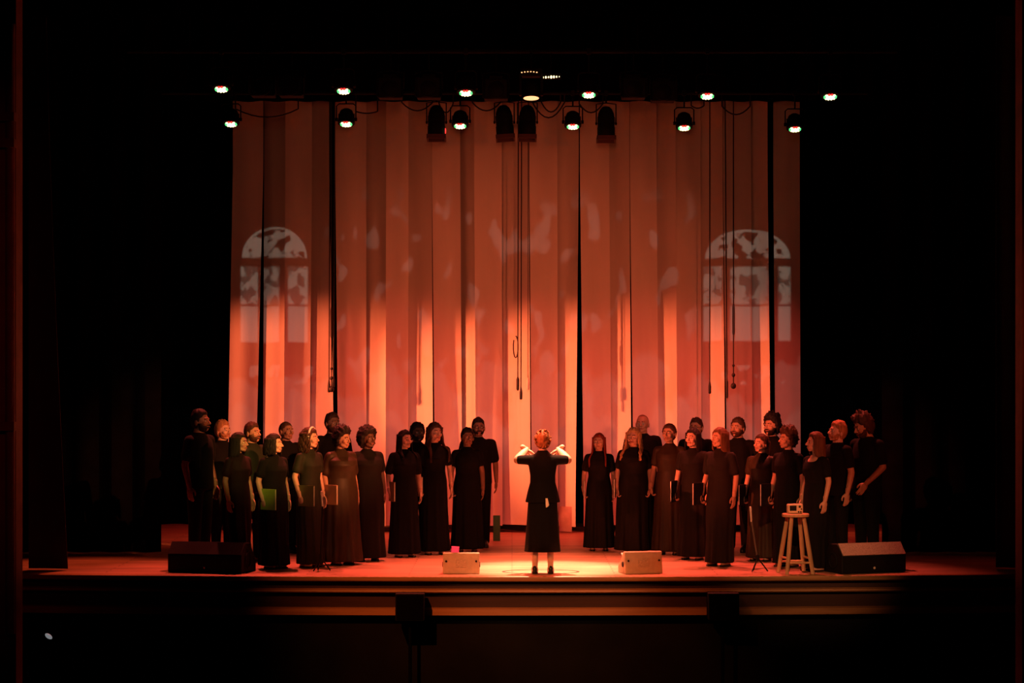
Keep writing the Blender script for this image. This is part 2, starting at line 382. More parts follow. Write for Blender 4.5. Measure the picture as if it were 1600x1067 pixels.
def strands(m, length, spread, seed, wave=0.0, n=64, front=True, az0=62, r=.012, back_y=.105):
    rnd = random.Random(seed)
    for i in range(n):
        s = 1 if i % 2 else -1; az = math.radians(az0+(180-az0)*(i/n)); L = length*(.9+.12*rnd.random())
        a0 = Vector((s*math.sin(az)*.080, -math.cos(az)*.094+.012, 1.635)); pts = []; rd = []
        dirx = Vector((s*math.sin(az), -math.cos(az), 0)); infront = front and math.degrees(az) < 98
        ph = rnd.random()*6
        for k in range(10):
            u = k/9; z = 1.655-u*L
            out = .004+spread*smst(0, .7, u)
            p = a0+dirx*out; p.z = z
            if z < 1.46:
                q = smst(1.46, 1.36, z)
                ty = -.112-.02*rnd.random() if infront else back_y
                p.y = p.y*(1-q)+ty*q; p.x += s*.022*q*(1 if infront else -.2)
            p.x += wave*math.sin(u*16+ph); p.y += wave*math.cos(u*14+ph)
            pts.append(p); rd.append(r*(1-.55*u))
        m.tube(pts, rd, 6)
    return m
def garment(profile, folds=0.0, kf=9, seed=0, n=56, scoop=0.0, hem=None):
    m = MB(); rings = []
    for i, (z, a, b, cy) in enumerate(profile):
        q = smst(1.15, .1, z); ring = []
        for k in range(n):
            t = 2*PI*k/n; w_ = 1+folds*q*(math.sin(kf*t+seed+z*.6)*.6+math.sin((kf*2-3)*t+seed*2)*.4)
            zz = z
            if scoop and z > 1.34: zz = z-scoop*max(0, -math.sin(t))**3*smst(1.34, 1.44, z)
            ring.append((a*w_*math.cos(t), cy+b*w_*math.sin(t), zz))
        rings.append(ring)
    m.loft(rings); return m
def sleeve(m, side, pose, f, frac, r0, r1):
    S, E, W, *_ = arm_pts(side, pose, f); T = S.lerp(E, min(frac, 1)) if frac <= 1 else E.lerp(W, frac-1)
    m.ell(S+Vector((-side*.035, 0, .0)), (r0*1.15, r0*1.05, r0*1.05), 16, 10)
    m.cap(S, r0, S.lerp(E, min(frac, .98)), r1, 16)
    if frac > 1: m.cap(E, r1, T, r1*.9, 16)
    return m
def person(px, foot, top, rotz, label, sex='f', g=1.0, skin='tan', hair='long', hcol='black', poses=('down', 'down'), dress='black',
           outfit=None, hyaw=0.0, hpitch=0.0, beard=None, glasses=False, hairlen=.38, front=True, scoop=0.0, sleeve_len=.62, group=None, band=False, y_off=0, hemw=1.0, seed=None):
    seed = seed if seed is not None else px*.37
    d = D(foot)+y_off; x = (px-800)/F*d
    h = HC-(top-HY)/F*d-(.018 if hair in ('afro', 'tousled', 'curly') else .008)
    k = h/1.69; f = sex == 'f'
    r = thing('person', label, 'person', (x, d, 0), rotz, group); r.scale = (k, k, k)
    H = head_matrix(hyaw, hpitch)
    sm = SKIN[skin]
    b = MB(); b.join(body_geo(sex, g, poses)); b.join(xf(H, head_geo(sex)))
    b.build('body', sm, r, sharp=False)
    # face
    for s in (-1, 1):
        e = MB(); e.ell(H @ Vector((s*.030, -.071, 1.590)), (.0125, .0115, .0085), 12, 8); eo = e.build('eye', M_['eye'], r)
        e = MB(); e.ell(H @ Vector((s*.030, -.0805, 1.590)), (.0055, .0035, .0055), 10, 6); e.build('iris', M_['iris'], eo)
    m = MB()
    for s in (-1, 1): m.cap(H @ Vector((s*.016, -.087, 1.617)), .0045, H @ Vector((s*.046, -.074, 1.619)), .003, 8)
    m.build('eyebrows', HAIR['brown' if hcol in ('bald', 'blond', 'auburn') else hcol], r)
    m = MB(); m.cap(H @ Vector((-.021, -.086, 1.5345)), .0045, H @ Vector((0, -.096, 1.5355)), .006, 8); m.cap(H @ Vector((.021, -.086, 1.5345)), .0045, H @ Vector((0, -.096, 1.5355)), .006, 8)
    m.cap(H @ Vector((-.012, -.090, 1.526)), .005, H @ Vector((.012, -.090, 1.526)), .005, 8); m.build('lips', M_['lip'], r)
    # hair
    hm = hair_cap(hair, seed)
    if hair == 'long': strands(hm, hairlen, .012, int(seed), 0.0, front=front)
    if hair == 'wavy': strands(hm, hairlen, .026, int(seed), .008, n=56, front=front, r=.016)
    if hair == 'bob': strands(hm, .20, .022, int(seed), .003, n=60, front=False, r=.017, az0=58, back_y=.08)
    if hair == 'bun': hm.ell((0, .118, 1.60), (.036, .032, .036), 18, 12, fn=lambda q: 1+.12*mnoise.noise(q*9))
    if hair == 'updo':
        hm.ell((0, .092, 1.625), (.050, .040, .050), 20, 14, fn=lambda q: 1+.22*mnoise.noise(q*6))
        rn = random.Random(5)
        for i in range(40):
            a = rn.uniform(0, 2*PI); q = Vector((math.cos(a)*.078, .02+rn.uniform(-.04, .07), 1.615+math.sin(a)*.085))
            hm.tube([q, q+Vector((math.cos(a)*.014, .012, math.sin(a)*.016)), q+Vector((math.cos(a+.7)*.024, .02, math.sin(a+.7)*.020))], [.010, .008, .003], 6)
    if hair == 'ponytail': hm.tube([(0, .10, 1.62), (0, .135, 1.60), (.01, .14, 1.50), (.015, .125, 1.40)], [.022, .026, .022, .008], 10)
    hm.v = [tuple(H @ Vector(p)) for p in hm.v]
    hm.build('hair', HAIR[hcol], r, sharp=False)
    if band:
        q = MB(); pts = [H @ Vector((math.cos(a)*.090, -.028+.0*a, 1.60+math.sin(a)*.118)) for a in [PI*(i/16*1.1-.05) for i in range(17)]]
        q.tube(pts, .011, 8); q.build('headband', M_['white'], r)
    if beard:
        th = .012 if beard == 'full' else .006
        q = MB()
        def bf(v):
            az = math.degrees(math.atan2(abs(v.x), -v.y)); el = math.degrees(math.asin(max(-1, min(1, v.z))))
            ok = az < 105 and el < -12+22*smst(55, 90, az) and not (az < 16 and -38 < el < -24)
            return 1+(th/.065)*(1+.3*mnoise.noise(v*14)) if ok else .94
        q.ell((0, -.022, 1.555), (.064, .070, .070), 40, 30, fn=bf)
        q.cap((-.022, -.090, 1.546), .005, (0, -.098, 1.549), .006, 8); q.cap((.022, -.090, 1.546), .005, (0, -.098, 1.549), .006, 8)
        q.v = [tuple(H @ Vector(p)) for p in q.v]; q.build('beard', HAIR[hcol if hcol not in ('bald',) else 'grey'], r, sharp=False)
    if beard == 'moustache': pass
    if glasses:
        q = MB()
        for s in (-1, 1):
            q.tube([H @ Vector((s*.031+math.cos(a)*.020, -.094, 1.592+math.sin(a)*.016)) for a in [2*PI*i/14 for i in range(15)]], .002, 6)
            q.tube([H @ Vector((s*.051, -.092, 1.596)), H @ Vector((s*.080, .0, 1.59))], .002, 6)
        q.tube([H @ Vector((-.011, -.095, 1.594)), H @ Vector((.011, -.095, 1.594))], .002, 6)
        q.build('glasses', M_['metal'], r)
    # clothes
    outfit = outfit or ('dress' if f else 'shirt'); cm = CLO[dress]; G = g
    if outfit == 'dress':
        pr = [(1.448, .056, .054, .020), (1.430, .068, .063, .018), (1.405, .098, .074, .015), (1.375, .138, .090, .010), (1.34, .160*(.5+.5*G), .106, .002), (1.30, .164*G, .120*G, -.008),
              (1.24, .163*G, .134*G, -.016), (1.17, .156*G, .118*G, -.006), (1.08, .152*G, .112*G, 0), (.96, .176*G, .130*G, .004), (.86, .184*G, .136*G, .006),
              (.60, .192*G, .142*G, .004), (.35, .202*G*hemw, .150*G, .0), (.15, .214*G*hemw, .160*G, -.006), (.045, .220*G*hemw, .166*G, -.01)]
        m = garment(pr, .10, 8+int(seed) % 4, seed, scoop=scoop)
        if scoop: m.v = [p for p in m.v]
        for s in (-1, 1): sleeve(m, s, poses[0 if s < 0 else 1], f, sleeve_len, .058*(1+(G-1)*.5), .060*(1+(G-1)*.5))
        dm = MB(); dm.join(remesh(m, .011, 2)); dm.build('dress', cm, r, sharp=False)
    elif outfit == 'suit':
        pr = [(1.462, .056, .052, .022), (1.44, .072, .064, .018), (1.41, .110, .076, .015), (1.38, .155, .092, .012), (1.34, .172, .108, .006), (1.28, .168, .126, -.004),
              (1.17, .150, .115, 0), (1.08, .150, .115, .002), (.98, .178, .135, .006), (.90, .196, .148, .008), (.845, .208, .154, .008)]
        m = garment(pr, .02, 7, seed)
        for s in (-1, 1): sleeve(m, s, poses[0], f, .985, .060, .054)
        dm = MB(); dm.join(remesh(m, .010, 2)); dm.build('jacket', cm, r, sharp=False)
        m = garment([(1.0, .15, .11, .006), (.86, .172, .128, .008), (.60, .188, .140, .006), (.40, .200, .148, .006), (.262, .212, .152, .006)], .05, 9, 2.0)
        m.build('skirt', CLO['black'], r, sharp=False)
    else:
        pr = [(1.452, .062, .060, .020), (1.432, .078, .070, .018), (1.41, .112, .080, .015), (1.38, .155, .094, .012), (1.345, .180, .108, .008), (1.29, .186, .118, .003), (1.20, .182*G, .124*G, 0),
              (1.08, .172*G, .118*G, 0), (.96, .178*G, .128*G, .002), (.86, .184*G, .134*G, .004), (.835, .184*G, .134*G, .004)]
        m = garment(pr, .04, 6, seed)
        for s in (-1, 1): sleeve(m, s, poses[0 if s < 0 else 1], f, sleeve_len, .063*(1+(G-1)*.4), .064*(1+(G-1)*.4))
        dm = MB(); dm.join(remesh(m, .011, 2)); dm.build('shirt', cm, r, sharp=False)
        m = MB(); m.ell((0, .006, .90), (.170*G, .120*G, .10), 20, 10)
        for s in (-1, 1): m.cap((s*.085*G, .004, .86), .096*G, (s*.092, .004, .50), .074); m.cap((s*.092, .004, .50), .074, (s*.096, .016, .08), .058)
        dm = MB(); dm.join(remesh(m, .012, 2)); dm.build('trousers', CLO['black'], r, sharp=False)
    for s in (-1, 1):
        m = MB()
        if outfit == 'suit':       # heeled pumps
            m.loft([[(s*.094+math.cos(t)*.040*q, -.035+math.sin(t)*.112*q, z+max(0, math.sin(t))*.02) for t in [2*PI*i/20 for i in range(20)]] for z, q in ((.0, .9), (.012, 1.0), (.045, 1.02), (.075, .85))])
            m.box((s*.094, .055, .03), (.045, .04, .06))
        elif f: m.loft([[(s*.094+math.cos(t)*.044*q, -.036+math.sin(t)*.118*q, z) for t in [2*PI*i/20 for i in range(20)]] for z, q in ((.0, .96), (.012, 1.0), (.022, .98))])
        else:
            m.loft([[(s*.095+math.cos(t)*.047*q, -.040+math.sin(t)*.128*q+dy, z) for t in [2*PI*i/20 for i in range(20)]] for z, q, dy in ((.0, .97, 0), (.02, 1.0, 0), (.05, .95, .004), (.075, .72, .026), (.10, .55, .045))])
        m.build('shoe', M_['shoe'], r, sharp=False)
    return r, k
def folder(r, k, side, colr, label, fwd=.155, low=.885, tilt=.0, w_=.30, h_=.235, inside=.215):
    """music folder held at the thigh in the plane of the body's side; its own thing"""
    rz = r.rotation_euler.z; loc = Matrix.Rotation(rz, 3, 'Z') @ Vector((side*inside*k, -fwd*k, 0))
    t = thing('music_folder', label, 'folder', (r.location.x+loc.x, r.location.y+loc.y, (low)*k), rz, 'music folders held by the choir')
    t.rotation_euler = (tilt, 0, rz)
    m = MB(); m.box((-.008, 0, 0), (.003, w_, h_)); m.box((.008, 0, 0), (.003, w_, h_)); m.box((0, w_/2, 0), (.019, .004, h_))
    bevel(m.build('cover', colr, t, smooth=False), .001, 1)
    MB().box((0, -.004, 0), (.010, w_-.02, h_-.014)).build('pages', M_['white'], t, smooth=False)
    return t

# ================================================================== SETTING
def edge_y(x): return 25.95+.010*x*x
XS = [-12+24*i/96 for i in range(97)]
def curved(prof):                # profile (dy, z) swept along the curved front edge
    return MB().loft([[(x, edge_y(x)+dy, z) for dy, z in prof] for x in XS])
def rbox(name, x0, x1, y0, y1, z0, z1, m):
    return struct(MB().box(((x0+x1)/2, (y0+y1)/2, (z0+z1)/2), (x1-x0, y1-y0, z1-z0)).build(name, m, smooth=False))
fl = MB().loft([[(x, edge_y(x)+.13, 0), (x, edge_y(x)+.13, -.05), (x, 37, -.05), (x, 37, 0)] for x in XS])
struct(fl.build('floor', M_['boards'], smooth=False))
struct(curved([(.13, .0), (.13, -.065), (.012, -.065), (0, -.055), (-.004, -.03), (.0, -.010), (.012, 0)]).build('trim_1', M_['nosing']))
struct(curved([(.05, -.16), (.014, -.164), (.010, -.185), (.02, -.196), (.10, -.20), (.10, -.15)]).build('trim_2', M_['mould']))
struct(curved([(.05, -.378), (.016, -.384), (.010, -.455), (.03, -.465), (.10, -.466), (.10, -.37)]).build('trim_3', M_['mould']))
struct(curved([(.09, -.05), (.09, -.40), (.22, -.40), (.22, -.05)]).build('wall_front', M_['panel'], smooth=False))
struct(curved([(.16, -.45), (.16, -2.3), (.30, -2.3), (.30, -.45)]).build('wall_pit', M_['wall'], smooth=False))
rbox('floor_pit', -13, 13, 16, 26.6, -2.4, -2.3, M_['wall'])
rbox('wall_back', -14, 14, 36.6, 36.9, -.05, 13, M_['wall'])
rbox('wall_left', -14.3, -14, 16, 36.9, -2.4, 13, M_['wall'])
rbox('wall_right', 14, 14.3, 16, 36.9, -2.4, 13, M_['wall'])
rbox('ceiling', -14.3, 14.3, 24.6, 36.9, 13, 13.2, M_['wall'])
# proscenium jambs with sunk panels and moulded edge
def jamb(name, s, xin):
    m = MB(); xo = s*13.9
    m.box(((xin+xo)/2, 25.55, 4.4), (abs(xo-xin), .34, 13.6))
    o = struct(m.build(name, M_['plaster'], smooth=False))
    return o
jamb('wall_proscenium_left', -1, -5.62)
jamb('wall_proscenium_right', 1, 5.78)
def frieze(name, x0, x1, z0, z1):
    m = MB(); w_ = .05
    for (cx, cz, wx, wz) in (((x0+x1)/2, z0, x1-x0, w_), ((x0+x1)/2, z1, x1-x0, w_), (x0, (z0+z1)/2, w_, z1-z0+w_), (x1, (z0+z1)/2, w_, z1-z0+w_)):
        m.box((cx, 25.345, cz), (wx, .07, wz))
    return struct(m.build(name, M_['plaster'], smooth=False))
frieze('trim_4', -6.4, -5.86, 2.0, 4.5); frieze('trim_5', -6.4, -5.86, .1, 1.5)
m = MB()
for z in (1.75, 4.95, 5.25): m.box((-6.4, 25.33, z), (1.56, .10, .10))
struct(m.build('trim_6', M_['plaster'], smooth=False))
m = MB()
m.tube([(-5.68, 25.36, -.6), (-5.68, 25.36, 6.3)], .055, 12); m.tube([(-5.68, 25.36, 6.3), (-7.2, 25.36, 6.3)], .055, 12)
struct(m.build('trim_7', M_['plaster']))
m = MB()
for i, z in enumerate((1.75, 3.2)): m.ell((-5.99, 25.36, z-.05), (.10, .05, .18), fn=lambda q: 1+.15*math.sin(9*math.atan2(q.x, q.z)))
m.ell((-6.13, 25.35, 5.6), (.22, .06, .26), 32, 14, fn=lambda q: 1+.16*math.sin(8*math.atan2(q.x, q.z)))
struct(m.build('trim_8', M_['plaster']))
# black masking: border over the stage, legs in the wings, dark backcloth
def drape(name, x0, x1, y, z0, z1, m, label, cat, group=None, amp=.05, n=None, flare=0.0, th=.012, parent=None, seed=1.0):
    n = n or max(8, int(abs(x1-x0)*16)); nz = 14; rings = []
    for j in range(nz+1):
        v = j/nz; z = z0+(z1-z0)*v; fr = []; bk = []
        for i in range(n+1):
            u = i/n; x = x0+(x1-x0)*u+flare*(1-v)**1.6*(u-.0)
            yy = y+amp*math.sin(u*abs(x1-x0)*15+seed+.4*math.sin(v*3))*(1.15-.3*v)
            fr.append((x, yy, z)); bk.append((x, yy+th, z))
        rings.append(fr+bk[::-1])
    o = MB().loft(rings).build(name, m, parent)
    if label: tag(o, label, cat, group)
    return o
drape('border_curtain', -7.2, 7.2, 32.35, 6.29, 9.5, M_['black'], 'black border cloth hanging above the pale backdrop, hiding its top', 'curtain', amp=.06)
drape('border_curtain', -5.9, 5.9, 26.3, 6.55, 9.5, M_['black'], 'black border cloth right behind the top of the proscenium opening', 'curtain', amp=.06)
drape('leg_curtain', -8.8, -4.6, 29.3, .02, 9.4, M_['black'], 'black leg curtain in the left wing behind the leftmost singer', 'curtain', amp=.06)
drape('leg_curtain', 4.85, 8.8, 29.3, .02, 9.4, M_['black'], 'black leg curtain in the right wing behind the bearded man looking down', 'curtain', amp=.06)
drape('rear_curtain', -9.5, 9.5, 35.2, .02, 9.4, M_['black'], 'black rear cloth seen in the gaps between the backdrop strips', 'curtain', amp=.07)
drape('house_curtain', -5.78, -5.60, 26.75, .02, 9.3, M_['drape'], 'dark red house curtain gathered at the left, its edge flaring out at the floor', 'curtain', amp=.035, n=30, flare=.30)
drape('house_curtain', 5.82, 6.5, 26.9, .02, 9.3, M_['drape'], 'dark red house curtain gathered in the right corner of the opening', 'curtain', amp=.035, n=30)

# ---- backdrop: strips of pale cloth hung in zigzag; (top left, top right, bottom left, bottom right) in px
STR = [(364, 411, 355, 398), (411, 447, 409, 444), (443, 487, 442, 483), (486, 515, 482, 524), (524, 572, 529, 572), (571, 604, 570, 603), (601, 638, 601, 638),
       (636, 675, 636, 677), (675, 719, 680, 722), (718, 741, 720, 744), (738, 784, 741, 785), (782, 826, 783, 829), (827, 871, 831, 872), (870, 904, 869, 899),
       (906, 952, 912, 956), (950, 983, 954, 986), (984, 1026, 990, 1030), (1023, 1055, 1028, 1058), (1053, 1095, 1056, 1097), (1094, 1128, 1094, 1132),
       (1129, 1174, 1136, 1176), (1172, 1198, 1174, 1203), (1208, 1250, 1212, 1252)]
ORD = 'leftmost second third fourth fifth sixth seventh eighth ninth tenth eleventh twelfth thirteenth fourteenth fifteenth sixteenth seventeenth eighteenth nineteenth twentieth twenty-first twenty-second rightmost'.split()
NOTE = {0: 'with a black gap on its right', 1: 'glowing orange below, half of the left arched window on it', 2: 'crossed by the right edge of the left arched window', 3: 'behind the left group of hanging cables',
        4: 'just right of the left hanging cables', 5: 'narrow and orange-lit', 8: 'right of a thin black slit', 9: 'the narrowest, glowing orange', 11: 'behind the middle hanging cables', 12: 'behind the conductor',
        13: 'orange-lit, left of the wide black gap', 14: 'right of the wide black gap', 19: 'behind the right hanging cables, orange-lit', 20: 'crossed by the middle panes of the right arched window', 21: 'left of the black gap', 22: 'alone at the right past the black gap'}
DB = 33.25
for i, (a, b, c, d) in enumerate(STR):
    orange = i % 2 == 1; m = MB(); nz = 26; nx = 12; rings = []; rn = random.Random(i*3+1); ph = rn.uniform(0, 6)
    z1 = 6.62+rn.uniform(-.02, .02); z0 = .09+rn.uniform(0, .03)
    if i in (0, 22): z0 = .14
    for j in range(nz+1):
        v = j/nz; z = z0+(z1-z0)*v
        q = min(1, max(0, (z-.6)/(5.4-.6)))
        xl = (c+(a-c)*q-800)/F*DB; xr = (d+(b-d)*q-800)/F*DB; fr = []; bk = []
        for k in range(nx+1):
            u = k/nx
            if orange: yy = .14-.24*u                      # turned towards the left wing
            else: yy = -.03+.07*u                          # turned slightly to the right
            yy += .010*math.sin(u*7+ph+v*1.3)+.012*math.sin(v*5+ph)*u+.018*(1-v)*math.sin(u*5+ph*2)
            x = xl+(xr-xl)*u
            fr.append((x, DB+yy, z)); bk.append((x, DB+yy+.006, z))
        rings.append(fr+bk[::-1])
    m.loft(rings); o = m.build('backdrop_strip', M_['cloth'])
    tag(o, ('%s pale cloth strip of the backdrop%s' % (ORD[i] if i in (0, 22) else ORD[i]+' from left,', (', '+NOTE[i]) if i in NOTE else '')).replace(',,', ',').replace('left, pale', 'left pale'), 'curtain', 'pale cloth strips of the backdrop')
tag(drape('cloth_scrap', .700, .880, 33.0, .03, .40, mat('worn_cloth', (.40, .27, .25), .9, bump=.4, scale=9), None, None, amp=.05, n=24), 'creased pinkish cloth hanging to the floor to the right of the conductor', 'cloth')

# ---- fly pipes and lights
def pipe(name, y, z, x0, x1, label):
    m = MB(); m.tube([(x0, y, z), (x1, y, z)], .025, 12); o = m.build(name, M_['metal']); tag(o, label, 'pipe')
    for x in (x0+.8, -1.6, 1.6, x1-.8): MB().tube([(x, y, z), (x, y, 13)], .006, 6).build('hanging_wire', M_['metal'], o)
pipe('lighting_pipe', 28.5, 6.45, -4.9, 4.9, 'front black lighting pipe carrying the upper row of lamps')
pipe('lighting_pipe', 31.5, 6.30, -5.0, 5.0, 'rear black lighting pipe with the lower row of lamps before the backdrop')
pipe('backdrop_batten', DB, 6.62, -5.2, 5.2, 'black pipe the backdrop strips hang from, behind the border')
pipe('cable_batten', 32.8, 6.70, -3.4, 3.6, 'black pipe behind the border that carries the hanging cables')
def led_par(px, py, d, label, zp, group):
    c = P(px, py, d); t = thing('led_spotlight', label, 'spotlight', c, 0, group)
    R = Matrix.Rotation(math.radians(-17), 3, 'X')    # axis leans towards the hall
    m = MB(); m.lathe((0, 0, 0), [(.098, -.035), (.118, -.03), (.120, .0), (.112, .012), (.108, .05), (.10, .12), (.085, .16), (.05, .185), (.012, .19)], 28, R)
    for k in range(8): 
        a = 2*PI*k/8; m.box(R @ Vector((math.cos(a)*.108, math.sin(a)*.108, .07)), (.012, .012, .10), R @ Matrix.Rotation(a, 3, 'Z'))
    m.build('housing', M_['metal'], t)
    m = MB(); m.lathe((0, 0, 0), [(.090, -.036), (.090, -.030), (.0905, -.028)], 28, R)
    spots = [(0, 0)]+[(.036*math.cos(2*PI*k/6), .036*math.sin(2*PI*k/6)) for k in range(6)]+[(.070*math.cos(2*PI*k/12+.2), .070*math.sin(2*PI*k/12+.2)) for k in range(12)]
    for (x, y) in spots:
        m.cur = 1
        if y < -.055: m.cur = 2
        elif abs(x) > .062: m.cur = 3
        m.ell(R @ Vector((x, y, -.040)), (.0165, .0165, .0165), 12, 8)
    m.build('led_lens', [M_['lens'], M_['led'], M_['ledr'], M_['ledg']], t)
    m = MB(); top = .25
    for s in (-1, 1):
        m.tube([(s*.136, 0, .02), (s*.136, .0, top-.03), (s*.10, 0, top), (0, 0, top)], .009, 8)
    m.build('yoke', M_['metal'], t)
    for s in (-1, 1): m = MB(); m.lathe((s*.135, 0, .03), [(.022, -.018), (.026, -.01), (.026, .01), (.022, .018)], 14, Matrix.Rotation(PI/2, 3, 'Y')); m.build('knob', M_['metal'], t)
    m = MB(); hz = zp-c.z; m.tube([(0, 0, top), (0, 0, max(hz-.02, top+.02))], .012, 8); m.box((0, 0, hz), (.05, .075, .075)); m.build('clamp', M_['metal'], t)
    return t
W6 = ['leftmost', 'second from left', 'third from left', 'fourth from left', 'fifth from left', 'rightmost']
for i, (px, py) in enumerate(((346, 135), (537, 138), (728, 141), (920, 144), (1105, 146), (1297, 147))):
    led_par(px, py, 28.5, 'lit round LED lamp high in the dark, %s of the upper row' % W6[i], 6.45, 'upper row of lit lamps')
for i, (px, py) in enumerate(((361, 190), (541, 190), (719, 193), (895, 194), (1069, 196), (1242, 198))):
    led_par(px, py, 31.5, 'lit round LED lamp before the backdrop, %s of the lower row' % W6[i], 6.30, 'lower row of lit lamps')
def profile_spot(px, py, d, lean, label, hot=False):
    c = P(px, py, d); t = thing('theatre_spotlight', label, 'spotlight', c, 0, 'unlit black lamps before the backdrop')
    R = Matrix.Rotation(math.radians(lean), 3, 'Y') @ Matrix.Rotation(math.radians(-6), 3, 'X')
    m = MB(); m.lathe((0, 0, 0), [(.118, -.20), (.124, -.19), (.124, -.06), (.118, -.05), (.118, .08), (.110, .14), (.085, .20), (.05, .235), (.012, .245)], 28, R)
    for k in range(5): m.lathe((0, 0, 0), [(.119, .0+k*.02), (.124, .004+k*.02), (.119, .010+k*.02)], 28, R)
    m.build('housing', M_['metal'], t)
    m = MB()
    for (x, y, a, b) in ((0, .125, .27, .02), (0, -.125, .27, .02), (.125, 0, .02, .27), (-.125, 0, .02, .27)): m.box(R @ Vector((x, y, -.225)), (a, b, .06), R)
    m.build('gel_frame', M_['gel'], t, smooth=False)
    m = MB(); m.lathe((0, 0, 0), [(.105, -.205), (.105, -.20)], 24, R); m.build('lens', M_['lens'], t)
    m = MB()
    for s in (-1, 1): m.tube([(s*.138, 0, 0), (s*.138, 0, .27), (0, 0, .29)], .009, 8); m.ell((s*.138, 0, 0), (.015, .025, .025))
    m.build('yoke', M_['metal'], t)
    m = MB(); m.tube([(0, 0, .28), (0, 0, 6.30-c.z)], .012, 8); m.box((0, 0, 6.30-c.z), (.05, .075, .075)); m.build('clamp', M_['metal'], t)
    if hot: m = MB(); m.cap((.122, -.02, -.10), .012, (.122, -.02, -.15), .012); m.build('red_glint', M_['ledr'], t)  # glowing capsule stands in for a red glint on the housing
profile_spot(682, 191, 31.5, 0, 'unlit black theatre spotlight left of the third lit lamp, red glint on it', True)
profile_spot(788, 191, 31.5, -4, 'unlit black theatre spotlight, left one of the middle pair')
profile_spot(824, 191, 31.5, 1, 'unlit black theatre spotlight, right one of the middle pair')
profile_spot(947, 193, 31.5, 0, 'unlit black theatre spotlight right of the fourth lower lamp')
def fresnel(px, py, d, label):
    d = 28.5; c = P(px, py, d); t = thing('fresnel_spotlight', label, 'spotlight', c, 0, 'unlit box spotlights in the dark')
    m = MB(); m.box((0, .05, 0), (.30, .26, .26)); m.box((0, .04, .15), (.18, .16, .05)); bevel(m.build('housing', M_['metal'], t, smooth=False), .012)
    R = Matrix.Rotation(PI/2, 3, 'X'); m = MB(); m.lathe((0, -.08, -.01), [(.105, 0), (.115, .0), (.118, .05), (.105, .05), (.10, .03), (.01, .045)], 24, R); m.build('lens', M_['lens'], t)
    for s in (-1, 1): m = MB(); m.box((s*.15, -.10, 0), (.006, .12, .24), Matrix.Rotation(s*.35, 3, 'Z')); m.build('barn_door', M_['metal'], t, smooth=False)
    m = MB()
    for s in (-1, 1): m.tube([(s*.17, .03, 0), (s*.17, .03, .20), (0, .03, .23)], .009, 8)
    m.tube([(0, .03, .23), (0, 0, 6.45-c.z)], .012, 8); m.build('yoke', M_['metal'], t)
for px, py, l in ((411, 135, 'dark box spotlight between the first two lamps of the upper row'), (455, 135, 'dark box spotlight left of the second upper lamp'),
                  (610, 138, 'dark box spotlight right of the second upper lamp'), (670, 138, 'dark box spotlight left of the third upper lamp'), (775, 140, 'dark box spotlight left of the moving head lamp'),
                  (990, 138, 'dark box spotlight right of the fourth upper lamp'), (1036, 143, 'dark box spotlight left of the fifth upper lamp')):
    fresnel(px, py, 28.4, l)
def moving_head(px, py, label):
    c = P(px, py, 28.45); t = thing('moving_head_light', label, 'spotlight', c)
    m = MB(); m.box((0, 0, .30), (.28, .22, .10)); bevel(m.build('base', M_['metal'], t, smooth=False), .015); m = MB(); m.tube([(0, 0, .33), (0, .05, 6.45-c.z)], .014, 8); m.build('clamp', M_['metal'], t)
    for s in (-1, 1): m = MB(); m.box((s*.135, 0, .15), (.035, .12, .28)); bevel(m.build('arm', M_['metal'], t, smooth=False), .01)
    R = Matrix.Rotation(math.radians(-9), 3, 'X')
    m = MB(); m.lathe((0, 0, 0), [(.100, -.02), (.112, -.01), (.112, .06), (.095, .14), (.06, .19), (.01, .20)], 28, R); m.build('head', M_['metal'], t)
    m = MB(); m.lathe((0, 0, 0), [(.098, -.022), (.098, -.016)], 28, R); m.build('lens', M_['glow'], t)
    m = MB()
    for k in range(6): m.ell((-.12+.038*k, -.115, .292+.010*math.sin(k*.6)), (.009, .006, .008), 10, 6)
    m.build('display_dots', M_['glow'], t)
    return t
moving_head(830, 151, 'black moving head lamp with warm glowing lens, left of a row of lit dots')
c = P(861, 121, 28.42); t = thing('led_batten', 'short LED batten of bright dots at the top middle', 'spotlight', c)
m = MB(); m.box((0, .03, .02), (.27, .06, .07)); bevel(m.build('housing', M_['metal'], t, smooth=False), .008)
for k, q in enumerate((.8, 1, .8, 1.25, 1.1, .8, .5)):
    MB().ell((-.10+.034*k, -.004, .0+.0016*k), (.011*q, .006, .016*q), 12, 8).build('led', M_['led'], t)
m = MB(); m.tube([(0, .03, .05), (0, .08, 6.45-c.z)], .012, 8); m.build('bracket', M_['metal'], t)
# swagged power cables
def cable(pts, d, label, r=.010):
    q = []
    for i in range(len(pts)-1):
        (x0, y0), (x1, y1) = pts[i], pts[i+1]
        for k in range(9):
            u = k/8; q.append(P(x0+(x1-x0)*u, y0+(y1-y0)*u, d))
    a = q[0].copy(); a.z = 6.29; b = q[-1].copy(); b.z = 6.29; q = [a]+q+[b]
    m = MB(); m.tube(q, r, 8); tag(m.build('power_cable', M_['cable']), label, 'cable', 'power cables on the rear lighting pipe')
def swag(x0, x1, y, sag): return [(x0+(x1-x0)*u/8, y+sag*(1-(2*u/8-1)**2)) for u in range(9)]
cable(swag(368, 466, 170, 13), 31.5, 'black power cable sagging between the first two lower lamps')
cable(swag(556, 590, 174, 3), 31.5, 'short black power cable right of the second lower lamp')
cable(swag(628, 676, 160, 13), 31.5, 'black power cable sagging left of the red-glinting spotlight')
cable(swag(686, 708, 162, 14), 31.5, 'short cable between the red-glinting spotlight and third lower lamp')
cable(swag(738, 782, 160, 13), 31.5, 'black power cable sagging left of the middle pair of spotlights')
cable(swag(832, 882, 160, 24), 31.5, 'deepest sagging power cable, right of the middle pair of spotlights')
